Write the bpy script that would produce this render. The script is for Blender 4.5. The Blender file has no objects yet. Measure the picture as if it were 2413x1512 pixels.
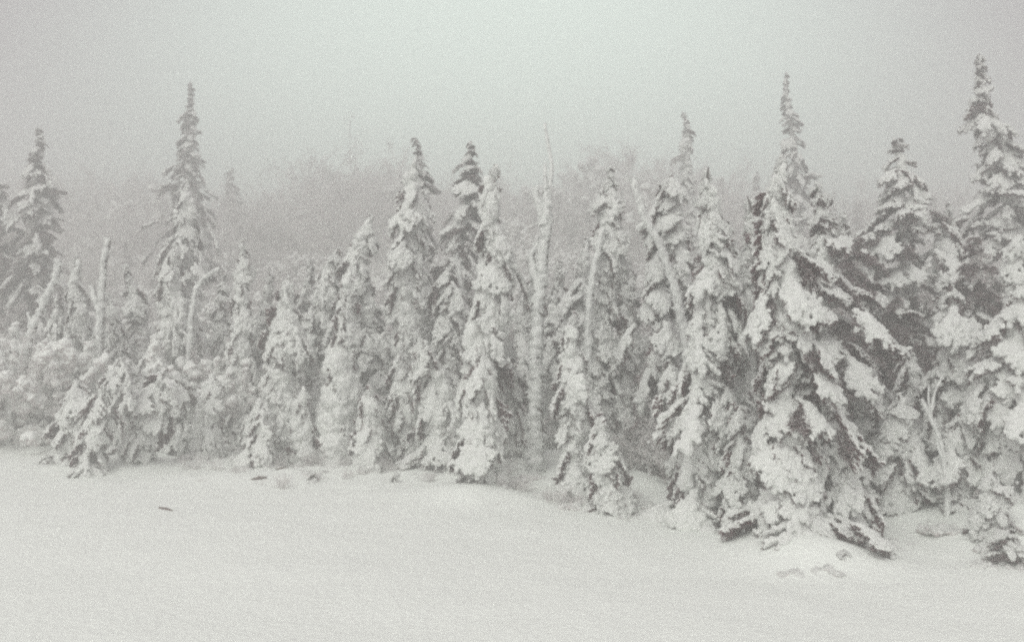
import bpy, bmesh, math, random
import numpy as np
from mathutils import Vector, Matrix, noise

R = math.radians
S = bpy.context.scene
COL = S.collection

# ---------------------------------------------------------------- camera
CAMZ = 3.5
cam_d = bpy.data.cameras.new('camera'); cam = bpy.data.objects.new('camera', cam_d); COL.objects.link(cam)
cam.location = (0, 0, CAMZ); cam.rotation_euler = (R(90), 0, 0)
cam_d.sensor_width = 36; cam_d.lens = 36 * 2367 / 2412; cam_d.clip_end = 2000; cam_d.clip_start = 0.1
S.camera = cam

# ---------------------------------------------------------------- sky (overcast) and sun
W = bpy.data.worlds.new('World'); S.world = W; W.use_nodes = True
nt = W.node_tree; N = nt.nodes; L = nt.links; N.clear()
out = N.new('ShaderNodeOutputWorld'); bg = N.new('ShaderNodeBackground')
sky = N.new('ShaderNodeTexSky'); sky.sky_type = 'NISHITA'; sky.sun_disc = False
sky.sun_elevation = R(48); sky.sun_rotation = R(205); sky.dust_density = 4; sky.air_density = 1
hs = N.new('ShaderNodeHueSaturation'); hs.inputs['Saturation'].default_value = 0.12
mx = N.new('ShaderNodeMixRGB'); mx.inputs[0].default_value = 0.8
# overcast cloud deck: pale grey, brightened straight ahead and dimmed aside to imitate lens vignetting
tc = N.new('ShaderNodeTexCoord'); sp = N.new('ShaderNodeVectorMath'); sp.operation = 'NORMALIZE'
dt = N.new('ShaderNodeVectorMath'); dt.operation = 'DOT_PRODUCT'
dt.inputs[1].default_value = Vector((0.0, 1.0, 0.08)).normalized()
mr = N.new('ShaderNodeMapRange'); mr.interpolation_type = 'SMOOTHSTEP'
mr.inputs['From Min'].default_value = 0.84; mr.inputs['From Max'].default_value = 1.0
mr.inputs['To Min'].default_value = 0.0; mr.inputs['To Max'].default_value = 1.0
cm = N.new('ShaderNodeMixRGB')
cm.inputs[1].default_value = (4.4, 3.85, 4.15, 1)
cm.inputs[2].default_value = (11.9, 13.9, 12.6, 1)
L.new(tc.outputs['Generated'], sp.inputs[0]); L.new(sp.outputs[0], dt.inputs[0])
L.new(dt.outputs['Value'], mr.inputs['Value']); L.new(mr.outputs[0], cm.inputs[0])
L.new(sky.outputs[0], hs.inputs['Color']); L.new(hs.outputs[0], mx.inputs[1]); L.new(cm.outputs[0], mx.inputs[2])
L.new(mx.outputs[0], bg.inputs[0]); bg.inputs[1].default_value = 0.1
L.new(bg.outputs[0], out.inputs['Surface'])

sun_d = bpy.data.lights.new('sun', 'SUN'); sun_d.energy = 1.5; sun_d.angle = R(35); sun_d.color = (0.99, 1.0, 0.93)
sun = bpy.data.objects.new('sun', sun_d); COL.objects.link(sun)
el, az = R(48), R(205)          # high, behind the viewer and a little to the left
sdir = Vector((math.sin(az) * math.cos(el), math.cos(az) * math.cos(el), math.sin(el)))
sun.rotation_euler = (-sdir).to_track_quat('-Z', 'Y').to_euler()

S.view_settings.view_transform = 'Standard'; S.view_settings.look = 'None'
S.view_settings.exposure = 0.08; S.view_settings.gamma = 1.0; S.view_settings.use_curve_mapping = False
cy = S.cycles
cy.max_bounces = 8; cy.diffuse_bounces = 4; cy.glossy_bounces = 1; cy.transmission_bounces = 1
cy.volume_bounces = 4; cy.caustics_reflective = False; cy.caustics_refractive = False
cy.use_denoising = False; cy.pixel_filter_type = 'BLACKMAN_HARRIS'; cy.filter_width = 2.3
try: cy.denoiser = 'OPENIMAGEDENOISE'; cy.denoising_prefilter = 'ACCURATE'
except Exception: pass

# ---------------------------------------------------------------- materials
def mat(name, col, rough=0.9, var=0.06, scale=6.0, bump=0.0, bscale=30.0, specks=None, speck_scale=30, speck_cut=0.68, spec=0.2):
    m = bpy.data.materials.new(name); m.use_nodes = True
    t = m.node_tree; n = t.nodes; l = t.links
    b = n['Principled BSDF']; b.inputs['Roughness'].default_value = rough
    b.inputs['Specular IOR Level'].default_value = spec
    co = n.new('ShaderNodeTexCoord'); oi = n.new('ShaderNodeObjectInfo')
    ad = n.new('ShaderNodeVectorMath'); ad.operation = 'ADD'
    sc = n.new('ShaderNodeVectorMath'); sc.operation = 'SCALE'; sc.inputs[0].default_value = (37.0, 19.0, 53.0)
    l.new(oi.outputs['Random'], sc.inputs['Scale']); l.new(co.outputs['Object'], ad.inputs[0]); l.new(sc.outputs[0], ad.inputs[1])
    nz = n.new('ShaderNodeTexNoise'); nz.inputs['Scale'].default_value = scale; nz.inputs['Detail'].default_value = 4
    l.new(ad.outputs[0], nz.inputs['Vector'])
    m1 = n.new('ShaderNodeMixRGB')
    m1.inputs[1].default_value = tuple(max(0, c - var) for c in col) + (1,)
    m1.inputs[2].default_value = tuple(min(0.95, c + var) for c in col) + (1,)
    l.new(nz.outputs['Fac'], m1.inputs[0])
    last = m1.outputs[0]
    if specks:
        n2 = n.new('ShaderNodeTexNoise'); n2.inputs['Scale'].default_value = speck_scale; n2.inputs['Detail'].default_value = 5
        n2.inputs['Roughness'].default_value = 0.75
        l.new(ad.outputs[0], n2.inputs['Vector'])
        r = n.new('ShaderNodeMapRange'); r.inputs['From Min'].default_value = speck_cut - 0.05; r.inputs['From Max'].default_value = speck_cut + 0.05
        l.new(n2.outputs['Fac'], r.inputs['Value'])
        m2 = n.new('ShaderNodeMixRGB'); m2.inputs[2].default_value = tuple(specks) + (1,)
        l.new(r.outputs[0], m2.inputs[0]); l.new(last, m2.inputs[1]); last = m2.outputs[0]
    l.new(last, b.inputs['Base Color'])
    if bump:
        n3 = n.new('ShaderNodeTexNoise'); n3.inputs['Scale'].default_value = bscale; n3.inputs['Detail'].default_value = 5
        l.new(ad.outputs[0], n3.inputs['Vector'])
        bp = n.new('ShaderNodeBump'); bp.inputs['Strength'].default_value = bump; bp.inputs['Distance'].default_value = 0.05
        l.new(n3.outputs['Fac'], bp.inputs['Height']); l.new(bp.outputs[0], b.inputs['Normal'])
    return m

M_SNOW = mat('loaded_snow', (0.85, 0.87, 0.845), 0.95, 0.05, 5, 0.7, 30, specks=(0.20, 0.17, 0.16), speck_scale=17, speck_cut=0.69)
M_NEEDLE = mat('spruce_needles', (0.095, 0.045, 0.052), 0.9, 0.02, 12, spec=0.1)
M_RIMEN = mat('rimed_needles', (0.62, 0.575, 0.575), 0.95, 0.14, 30, spec=0.1)
M_BARK = mat('dark_bark', (0.085, 0.062, 0.058), 0.95, 0.03, 20, 0.4, 60, spec=0.1)
M_RIME = mat('rimed_twigs', (0.80, 0.78, 0.77), 0.95, 0.10, 9, spec=0.1)
M_RIME_PALE = mat('plastered_rime', (0.84, 0.86, 0.84), 0.95, 0.05, 12, 0.6, 40, specks=(0.25, 0.2, 0.19), speck_scale=22, speck_cut=0.67)
M_GROUND = mat('snow_ground', (0.86, 0.90, 0.86), 0.95, 0.015, 0.6, 0.6, 9.0)
M_LOG = mat('old_wood', (0.16, 0.12, 0.11), 0.95, 0.05, 30, 0.4, 60)

# ---------------------------------------------------------------- small helpers
def mesh_from(name, v, f, mats, midx=None, smooth=True):
    me = bpy.data.meshes.new(name)
    me.from_pydata([tuple(p) for p in v], [], [tuple(q) for q in f])
    for m in mats: me.materials.append(m)
    if midx is not None: me.polygons.foreach_set('material_index', np.asarray(midx, dtype=np.int32))
    me.polygons.foreach_set('use_smooth', [smooth] * len(me.polygons))
    me.update(); return me

def link(name, data, parent=None, mw=None):
    o = bpy.data.objects.new(name, data); COL.objects.link(o)
    if parent: o.parent = parent
    if mw is not None: o.matrix_local = mw
    return o

def tag(o, label=None, cat=None, group=None, kind=None):
    if label: o['label'] = label
    if cat: o['category'] = cat
    if group: o['group'] = group
    if kind: o['kind'] = kind
    return o

def X(px, d): return (px - 1206) / 2367 * d
def Z(py, d): return CAMZ - (py - 756) / 2367 * d

# ---------------------------------------------------------------- terrain
BUMPS = []   # (x, y, height, sx, sy)
def bump_at(px, d, h, sx, sy): BUMPS.append((X(px, d), d, h, sx, sy))
bump_at(1240, 23.5, 0.40, 2.2, 1.3)     # drift between the middle trees
bump_at(1420, 23.0, 0.30, 1.3, 1.0)
bump_at(1480, 21.0, 0.25, 0.9, 0.8)
bump_at(2180, 18.5, 0.25, 1.3, 1.2)     # drift under the right-hand trees
bump_at(2330, 16.2, 0.15, 0.9, 0.6)
bump_at(1960, 14.6, 0.28, 0.8, 0.5)
bump_at(1720, 18.5, 0.25, 0.7, 0.8)
bump_at(740, 23.0, 0.16, 1.6, 0.7)
bump_at(560, 22.0, 0.12, 1.6, 0.7)
bump_at(250, 24.0, 0.15, 1.6, 0.7)
bump_at(60, 27.5, 0.20, 1.6, 1.0)
def ground(x, y):
    z = 0.07 * np.sin(x * 0.31 + 0.6) * np.sin(y * 0.23 + 1.0) + 0.03 * np.sin(x * 0.9 + y * 0.5) * np.sin(y * 0.7 - x * 0.2)
    r = np.clip(np.asarray(y, dtype=float) - 31, 0, None)
    z = z + 0.195 * r * (1 - np.exp(-r / 8.0)) * np.exp(-(np.clip(r - 40, 0, None) / 70) ** 2)
    z = z + 1.1 * np.clip((np.asarray(y, dtype=float) - 44) / 25, 0, 1) * (np.sin(x * 0.11 + 1.0) + 0.6 * np.sin(x * 0.27 + y * 0.06) + 0.4 * np.sin(x * 0.61))
    pxx = x / np.maximum(y, 5) * 2367 + 1206       # drift banked up along the edge of the thicket
    ln = np.interp(pxx, [0, 400, 1000, 1150, 1450, 1700, 1870, 2060, 2400], [27.5, 24.5, 24.5, 22, 20.5, 18.8, 16.6, 17.6, 16.8])
    z = z + 0.26 * (0.65 + 0.35 * np.sin(x * 1.7 + np.sin(x * 0.8) * 2)) * np.exp(-((y - ln - 0.4) / 1.1) ** 2)
    for bx, by, h, sx, sy in BUMPS:
        z = z + h * np.exp(-((x - bx) / sx) ** 2 - ((y - by) / sy) ** 2)
    return z

# ---------------------------------------------------------------- tubes
def tube(v, f, pts, rads, sides=8, jitter=0.0, seed=0, freq=3.0):
    """tapered tube appended to v, f"""
    n = len(pts); base = len(v)
    for i, p in enumerate(pts):
        a = pts[min(i + 1, n - 1)] - pts[max(i - 1, 0)]
        if a.length < 1e-6: a = Vector((0, 0, 1))
        a.normalize()
        u = a.cross(Vector((0.3, 1, 0.1))).normalized(); w = a.cross(u)
        for k in range(sides):
            t = 2 * math.pi * k / sides
            dr = u * math.cos(t) + w * math.sin(t)
            r = rads[i]
            if jitter:
                q = (p + dr * r) * freq + Vector((seed, seed * 0.7, 0))
                r *= 1 + jitter * noise.noise(q) * 1.6 + jitter * 0.5 * noise.noise(q * 2.7)
            v.append(p + dr * r)
    for i in range(n - 1):
        for k in range(sides):
            a = base + i * sides + k; b = base + i * sides + (k + 1) % sides
            f.append((a, b, b + sides, a + sides))
    c = len(v); v.append(pts[-1] + (pts[-1] - pts[-2]) * 0.02)
    for k in range(sides):
        f.append((base + (n - 1) * sides + k, base + (n - 1) * sides + (k + 1) % sides, c))

def resample(pts, step):
    o = [pts[0]]
    for a, b in zip(pts[:-1], pts[1:]):
        n = max(1, int((b - a).length / step))
        for i in range(1, n + 1): o.append(a.lerp(b, i / n))
    return o

def smooth_path(pts, it=2):
    for _ in range(it):
        q = [pts[0]]
        for a, b in zip(pts[:-1], pts[1:]):
            q.append(a.lerp(b, 0.25)); q.append(a.lerp(b, 0.75))
        q.append(pts[-1]); pts = q
    return pts

# ---------------------------------------------------------------- snow-laden boughs
_bm = bmesh.new(); bmesh.ops.create_icosphere(_bm, subdivisions=2, radius=1)
ICO_V = np.array([v.co[:] for v in _bm.verts]); ICO_F = np.array([[v.index for v in f.verts] for f in _bm.faces]); _bm.free()

WORK = bpy.data.scenes.new('workshop')     # holds nothing but the lump being skinned; removed at the end
def blob(balls, voxel, disp=0.018, seed=0, f1=9.0, f2=26.0):
    """union of ellipsoids -> one organic skin -> lumpy relief; returns verts, faces, face normals"""
    vs = []; fs = []
    for i, (x, y, z, a, b, c) in enumerate(balls):
        vs.append(ICO_V * (a, b, c) + (x, y, z)); fs.append(ICO_F + i * len(ICO_V))
    me = bpy.data.meshes.new('tmp'); me.from_pydata(np.vstack(vs).tolist(), [], np.vstack(fs).tolist())
    o = bpy.data.objects.new('tmp', me); WORK.collection.objects.link(o)
    m = o.modifiers.new('r', 'REMESH'); m.mode = 'VOXEL'; m.voxel_size = voxel
    WORK.view_layers[0].update(); dg = WORK.view_layers[0].depsgraph
    e = bpy.data.meshes.new_from_object(o.evaluated_get(dg))
    bpy.data.objects.remove(o); bpy.data.meshes.remove(me)
    n = len(e.vertices); co = np.empty(n * 3); e.vertices.foreach_get('co', co); co = co.reshape(-1, 3)
    no = np.array([x.vector[:] for x in e.vertex_normals])
    off = Vector((seed * 3.1, seed * 1.7, 0))
    d = np.array([disp * (noise.noise(Vector(c) * f1 + off) * 1.6 + noise.noise(Vector(c) * f2 + off) * 1.1) for c in co])
    co = co + no * d[:, None]
    faces = [tuple(p.vertices) for p in e.polygons]
    bpy.data.meshes.remove(e)
    return co, faces

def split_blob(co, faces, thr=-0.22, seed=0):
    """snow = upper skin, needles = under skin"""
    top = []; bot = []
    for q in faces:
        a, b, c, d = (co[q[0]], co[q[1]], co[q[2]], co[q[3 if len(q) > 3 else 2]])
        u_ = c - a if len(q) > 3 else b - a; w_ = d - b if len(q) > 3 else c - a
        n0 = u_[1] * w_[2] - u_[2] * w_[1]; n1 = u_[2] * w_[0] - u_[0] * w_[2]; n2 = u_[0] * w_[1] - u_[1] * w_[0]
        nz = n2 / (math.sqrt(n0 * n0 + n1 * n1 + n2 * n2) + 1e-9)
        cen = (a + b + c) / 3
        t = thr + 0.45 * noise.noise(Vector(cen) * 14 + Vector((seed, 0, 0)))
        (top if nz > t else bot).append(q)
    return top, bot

def compact(co, faces):
    idx = sorted({i for q in faces for i in q}); mp = {k: i for i, k in enumerate(idx)}
    return co[idx], [tuple(mp[i] for i in q) for q in faces]

def bough_skeleton(kind, rng):
    """twigs: list of (points, r0, r1). bough grows along +X from the origin, unit long"""
    tw = []
    if kind == 'fan': dr, Wd, n, r0, r1, sd = 0.32, 0.46, 5, 0.095, 0.058, 0.55
    elif kind == 'hang': dr, Wd, n, r0, r1, sd = 0.35, 0.40, 7, 0.070, 0.040, 1.5
    elif kind == 'plank': dr, Wd, n, r0, r1, sd = 0.26, 0.34, 7, 0.085, 0.06, 1.2
    elif kind == 'plume': dr, Wd, n, r0, r1, sd = 0.24, 0.30, 8, 0.052, 0.036, 0.4
    else: dr, Wd, n, r0, r1, sd = 0.45, 0.34, 4, 0.15, 0.085, 0.6
    bend = rng.uniform(-0.12, 0.12)
    ax = lambda s: Vector((s * (1 - 0.12 * s * dr), bend * s * s, -dr * s ** 2.0 + 0.06 * math.sin(s * 3.1)))
    main = [ax(i / 10) for i in range(11)]
    tw.append((main, r0, r1))
    for i in range(n):
        for sgn in (-1, 1):
            if rng.random() < 0.10: continue
            s = 0.10 + 0.84 * (i + rng.uniform(0.1, 0.9)) / n
            ln = Wd * (0.35 + 0.75 * math.sin(min(1, s * 1.15 + 0.12) * math.pi) ** 0.7) * rng.uniform(0.7, 1.2)
            ang = R(rng.uniform(32, 62)); p = ax(s)
            d = Vector((math.cos(ang), sgn * math.sin(ang), 0))
            pts = [p + d * (ln * t) + Vector((0, 0, -sd * (ln * t) ** (1.35 if kind == 'hang' else 1.6))) for t in (0, .25, .5, .75, 1)]
            tw.append((pts, r0 * 0.85, r1 * rng.uniform(0.75, 1.1)))
            if kind in ('fan', 'plume') and ln > 0.22:      # secondary fingers
                for t in (0.45, 0.72):
                    q = p + d * (ln * t) + Vector((0, 0, -sd * (ln * t) ** 1.6))
                    for s2 in (-1, 1):
                        a2 = ang * sgn + s2 * R(rng.uniform(25, 50)); l2 = ln * 0.33
                        d2 = Vector((math.cos(a2), math.sin(a2), -0.25))
                        tw.append(([q, q + d2 * l2 * 0.5, q + d2 * l2], r1 * 0.9, r1 * 0.7))
    return tw

def bough_balls(tw, kind, rng, flat=0.8):
    balls = []
    for pts, a, b in tw:
        pts = resample(pts, max(0.02, min(a, b) * 0.75)); n = len(pts)
        for i, p in enumerate(pts):
            r = a + (b - a) * i / max(1, n - 1); r *= rng.uniform(0.78, 1.22)
            balls.append((p.x + rng.uniform(-.01, .01), p.y + rng.uniform(-.01, .01), p.z + rng.uniform(-.008, .02), r, r, r * flat))
    for pts, a, b in tw[1:]:                       # crumbly knobs of rime on every twig
        for q in range(4 if kind != 'plume' else 2):
            p = pts[rng.randrange(len(pts))].lerp(pts[-1], rng.random() * 0.8); r = rng.uniform(0.026, 0.048) * (1.7 if kind == 'clump' else 1)
            balls.append((p.x + rng.gauss(0, .6) * a, p.y + rng.gauss(0, .6) * a, p.z + a * rng.uniform(0.2, 0.95), r, r, r))
    if kind in ('fan', 'clump'):       # pillowy load along the middle
        for i in range(9):
            s = rng.uniform(0.12, 0.85); p = tw[0][0][int(s * 10)]
            r = rng.uniform(0.07, 0.13)
            balls.append((p.x, p.y + rng.uniform(-.09, .09), p.z + 0.02, r * 1.2, r, r * 0.7))
    return balls

def spikes(tw, rng, per=0.018, ln=0.075, wd=0.012, drop=0.04, updown=-0.3, jl=0.35):
    v = []; f = []
    for pts, a, b in tw:
        pts = resample(pts, per); n = len(pts)
        for i, p in enumerate(pts):
            d0 = (pts[min(i + 1, n - 1)] - pts[max(i - 1, 0)]).normalized()
            for _ in range(3):
                q = Vector((rng.gauss(0, 1), rng.gauss(0, 1), rng.gauss(updown, 0.8))).normalized()
                q = (q * 0.8 + d0 * 0.6).normalized() * ln * rng.uniform(1 - jl, 1 + jl)
                s = Vector((rng.gauss(0, 1), rng.gauss(0, 1), rng.gauss(0, 1))).normalized() * wd
                c = p + Vector((0, 0, -drop)); k = len(v)
                v += [c - s, c + s, c + q * (1 + a / ln * 0.7)]; f.append((k, k + 1, k + 2))
    return v, f

LIB = {}   # kind -> list of dict(bough=mesh, snow=mesh, both=mesh)
def make_variant(kind, seed, voxel):
    rng = random.Random(seed * 77 + hash_kind[kind]); tw = bough_skeleton(kind, rng)
    co, faces = blob(bough_balls(tw, kind, rng), voxel, 0.022 if kind != 'plume' else 0.012, seed, 8.0, 24.0)
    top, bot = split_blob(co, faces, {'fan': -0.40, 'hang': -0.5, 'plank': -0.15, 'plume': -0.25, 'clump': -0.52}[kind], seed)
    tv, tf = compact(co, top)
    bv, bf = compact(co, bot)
    sv, sf = spikes(tw, rng, 0.03 if kind != 'clump' else 0.05)
    rv, rf = spikes(tw, rng, 0.05 if kind != 'clump' else 0.06, 0.045, 0.018, -0.01, 0.05)
    rk = len(tv); tv = np.vstack([tv, np.array([tuple(x) for x in rv])]); tf = tf + [tuple(i + rk for i in q) for q in rf]
    stv, stf = [], []
    tube(stv, stf, [p + Vector((0, 0, -0.03)) for p in tw[0][0]], [0.028 * (1 - i / 12) for i in range(11)], 5)
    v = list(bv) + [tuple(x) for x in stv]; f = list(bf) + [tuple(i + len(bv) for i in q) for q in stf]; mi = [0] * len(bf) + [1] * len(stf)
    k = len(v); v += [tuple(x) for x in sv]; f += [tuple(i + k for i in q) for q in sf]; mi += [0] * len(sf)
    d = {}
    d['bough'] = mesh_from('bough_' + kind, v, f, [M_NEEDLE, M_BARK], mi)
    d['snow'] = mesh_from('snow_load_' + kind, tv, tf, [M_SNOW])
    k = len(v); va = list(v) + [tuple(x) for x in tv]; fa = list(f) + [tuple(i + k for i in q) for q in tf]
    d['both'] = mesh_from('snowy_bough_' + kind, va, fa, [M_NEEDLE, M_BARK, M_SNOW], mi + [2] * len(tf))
    return d
hash_kind = {'fan': 1, 'hang': 2, 'plank': 3, 'plume': 4, 'clump': 5, 'dark': 6}
for kind, n, vx in (('fan', 8, 0.021), ('hang', 5, 0.019), ('plank', 4, 0.021), ('plume', 4, 0.017), ('clump', 6, 0.034)):
    LIB[kind] = [make_variant(kind, 10 + i, vx) for i in range(n)]
DARK = []
for i in range(4):       # bare or lightly rimed needle boughs
    rng = random.Random(900 + i); tw = bough_skeleton('fan' if i % 2 else 'plume', rng)
    sv, sf = spikes(tw, rng, 0.014, 0.085, 0.014, 0.0, 0.0)
    k = len(sv); tube(sv, sf, tw[0][0], [0.03 * (1 - j / 12) for j in range(11)], 5)
    mi = [0 if rng.random() < 0.72 else 1 for _ in range(len(sf))]
    DARK.append(mesh_from('needle_bough', sv, sf, [M_NEEDLE, M_RIMEN], mi))

FROST = []
for i in range(4):
    rng = random.Random(950 + i); tw = bough_skeleton('plume' if i % 2 else 'fan', rng)
    sv, sf = spikes(tw, rng, 0.016, 0.075, 0.016, 0.0, 0.1)
    k = len(sv); tube(sv, sf, tw[0][0], [0.035 * (1 - j / 12) for j in range(11)], 5)
    mi = [(0 if rng.random() < 0.12 else (1 if rng.random() < 0.5 else 2)) for _ in range(len(sf))]
    FROST.append(mesh_from('frosted_bough', sv, sf, [M_NEEDLE, M_RIMEN, M_SNOW], mi))

# ---------------------------------------------------------------- trees
GOLD = math.pi * (3 - 5 ** 0.5)
NB = [0]
def interp(tab, y, c):
    ys = [t[0] for t in tab]; return float(np.interp(y, ys, [t[c] for t in tab]))

def spruce(label, d, axis, prof, kinds=('clump',), pitch=(35, 60), gap=0.42, whorl=4, snow=1.0, parts=False,
           core=0.35, dark=0.0, name='spruce_tree', wf=1.0, bare_top=0.0, depthf=0.85, group=None, seed=None, frost=0.5, sink=0.0, minL=0.16, cat='spruce tree', cmat=None):
    """axis: [(px,py)...] from tip to foot, prof: [(py, half width left, half width right)...] in photo measure at distance d"""
    rng = random.Random(seed if seed is not None else int(axis[0][0] * 7 + axis[0][1]))
    mpp = d / 2367
    ax = [Vector((X(x, d), d, Z(y, d))) for x, y in axis]
    foot = ax[-1]; gz = float(ground(foot.x, foot.y))
    if foot.z > gz: ax.append(Vector((foot.x, d, gz - 0.15)))
    root = tag(link(name, None), label, cat, group)
    origin = Vector((ax[-1].x, d, gz)); root.location = origin - Vector((0, 0, sink)); root.empty_display_size = 0.3
    pts = [p - origin for p in smooth_path(ax, 2)]
    wob = rng.uniform(0, 99); topz = pts[0].z
    pts = [p + Vector((noise.noise(Vector((wob, 0, p.z * 0.9))), noise.noise(Vector((wob, 5, p.z * 0.9))), 0)) * min(0.28, 0.05 * max(topz, 1)) * (p.z / max(topz, .5)) for p in pts]
    zs = [p.z for p in pts]; top = zs[0]
    def at(z):
        return Vector((np.interp(z, zs[::-1], [p.x for p in pts][::-1]), 0, z))
    # trunk
    H = max(0.5, top - min(zs)); tp = resample(pts, 0.35)
    v, f = [], []; r0 = 0.010 * H + 0.018
    rr = [0.012 + (r0) * (top - p.z) / H for p in tp]
    tube(v, f, tp[::-1], rr[::-1], 7)
    link('trunk', mesh_from('trunk', v, f, [M_BARK]), root)
    ztab = sorted([(Z(y, d) - origin.z, l * mpp, r * mpp) for y, l, r in prof])
    zb = max(ztab[0][0], 0.05)
    if zb < 1.3: zb = 0.08
    cum = [0.0]
    for p, q in zip(pts[:-1], pts[1:]): cum.append(cum[-1] + (q - p).length)
    def along(l_):
        return Vector((np.interp(l_, cum, [p.x for p in pts]), 0, np.interp(l_, cum, [p.z for p in pts])))
    # snow plastered round the stem
    if core > 0:
        cp = [p for p in resample(pts, 0.06) if p.z > zb * 0.6]
        if len(cp) > 5:
            sd = rng.uniform(0, 50); balls = []
            for i, p in enumerate(cp):
                w = 0.5 * (interp(ztab, p.z, 1) + interp(ztab, p.z, 2))
                q = 0.030 + 0.78 * core * min(w, 0.45) * (0.65 + 0.9 * abs(noise.noise(Vector((sd, 0, p.z * 2.6)))) + 0.3 * rng.random())
                q *= min(1, 0.4 + i * 0.10)
                o = Vector((noise.noise(Vector((sd, 3, p.z * 1.7))), noise.noise(Vector((sd, 9, p.z * 1.7))), 0)) * 0.09
                a_ = rng.uniform(0, 6.283); o += Vector((math.cos(a_), math.sin(a_), 0)) * q * 0.45
                balls.append((p.x + o.x, p.y + o.y, p.z, q * rng.uniform(.7, 1.15), q * rng.uniform(.7, 1.15), q * rng.uniform(.7, 1.1) + 0.02))
            co, fa = blob(balls, 0.038, 0.045, sd, 6.0, 17.0)
            co = co.tolist(); nb = len(co)
            for _ in range(int(min(1300, nb * 0.35))):
                c0 = Vector(co[rng.randrange(nb)]); ax0 = along(np.interp(top - c0.z, [0, top + 0.01], [0, cum[-1]]))
                dq = (Vector((c0.x - ax0.x, c0.y, rng.uniform(-0.12, 0.03)))).normalized() * rng.uniform(0.03, 0.075)
                dq += Vector((rng.gauss(0, .02), rng.gauss(0, .02), rng.gauss(-0.01, .02))); s0 = Vector((rng.gauss(0, 1), rng.gauss(0, 1), rng.gauss(0, 1))).normalized() * 0.014
                c0 = c0 - dq * 0.2; k0 = len(co); co += [tuple(c0 - s0), tuple(c0 + s0), tuple(c0 + dq * 1.2)]; fa.append((k0, k0 + 1, k0 + 2))
            link('snow_coat', mesh_from('snow_coat', co, fa, [cmat or M_SNOW]), root)
    # boughs
    ph = rng.uniform(0, 6); i = 0; sdn = rng.uniform(0, 99); sl = 0.05
    while sl < cum[-1]:
        z = along(sl).z
        if z < zb and sl > cum[-1] * 0.5: break
        t = (top - z) / max(0.3, top - zb)
        pit0 = pitch[0] + (pitch[1] - pitch[0]) * t
        w0 = 0.5 * (interp(ztab, z, 1) + interp(ztab, z, 2))
        nw = max(1, whorl - (1 if w0 < 0.15 else 0) + (2 if w0 > 0.75 else 0))
        for k in range(nw):
            ph += GOLD + rng.uniform(-0.35, 0.35)
            c = math.cos(ph); pit = R(min(82, max(-15, pit0 + rng.gauss(0, 13))))
            jz = rng.uniform(-0.5, 0.5) * gap * 0.4; zz = z - jz
            def reach(q):
                a, b = interp(ztab, q, 1), interp(ztab, q, 2)
                side = b if c > 0 else a; mean = 0.5 * (a + b) * depthf
                return side * abs(c) + mean * (1 - abs(c))
            w = reach(zz); w = reach(max(zb, zz - w * math.tan(pit) * 0.8)) if pit > 0 else w
            w *= 0.97 * rng.uniform(0.62, 1.2) * (1 + 0.55 * noise.noise(Vector((sdn + (5 if c > 0 else 0), 0, zz * 1.5))))
            if rng.random() < 0.09: continue
            if rng.random() < 0.18 and w > 0.12: w *= 1.6
            Ln = max(minL, w / max(0.36, math.cos(pit)))
            off = 0.0; CAP = 0.82
            if Ln > CAP:
                ex = (Ln - CAP) * (0.55 + 0.45 * rng.random()); off = ex * math.cos(pit); drop_ = ex * math.sin(pit) * 0.6; Ln = CAP * rng.uniform(0.8, 1.1)
            else: drop_ = 0.0
            kk = rng.choice(kinds)
            if Ln < 0.34 and kk not in ('clump', 'plume'): kk = 'clump'
            base = along(min(cum[-1], max(0, sl + jz)))
            if off: base = base + Vector((math.cos(ph) * off, math.sin(ph) * off, -min(drop_, max(0, base.z - 0.1))))
            if base.z - Ln * math.sin(pit) < -0.15:
                pit = math.asin(max(-0.1, min(1, (base.z + 0.1) / Ln))); Ln = max(minL, min(Ln, w))
            sW = (0.55 * Ln + 0.14) * wf * rng.uniform(0.85, 1.2); sT = (0.5 * Ln + 0.16) * rng.uniform(0.85, 1.15)
            if kk in ('fan', 'plank', 'plume', 'hang'): sW = (0.75 * Ln + 0.16) * wf * rng.uniform(0.85, 1.15); sT = 0.75 * Ln + 0.16
            mw = (Matrix.Translation(base) @ Matrix.Rotation(ph, 4, 'Z') @ Matrix.Rotation(pit, 4, 'Y') @
                  Matrix.Rotation(R(rng.gauss(0, 14)), 4, 'X') @ Matrix.Diagonal((Ln, sW, sT, 1)))
            sn = snow if t > bare_top else snow * 0.35
            NB[0] += 1
            if rng.random() < sn:
                var = rng.choice(LIB[kk])
                if parts:
                    b = link('bough', var['bough'], root, mw); link('snow_load', var['snow'], b)
                else: link('bough', var['both'], root, mw)
            else:
                link('bough', rng.choice(FROST if (t < bare_top or rng.random() < frost) else DARK), root, mw)
            if dark and rng.random() < dark * 0.9:
                m2 = (Matrix.Translation(base + Vector((0, 0, -0.06))) @ Matrix.Rotation(ph + rng.uniform(-.5, .5), 4, 'Z') @
                      Matrix.Rotation(pit + 0.12, 4, 'Y') @ Matrix.Diagonal((Ln * 0.74, sW * 0.9, sT, 1)))
                link('bough', rng.choice(DARK), root, m2)
            i += 1
        sl += (gap * 1.12 * (0.5 * min(w0, 0.62) + 0.13)) * (1.7 if rng.random() < 0.09 else 1) * rng.uniform(0.8, 1.2)
    return root

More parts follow.
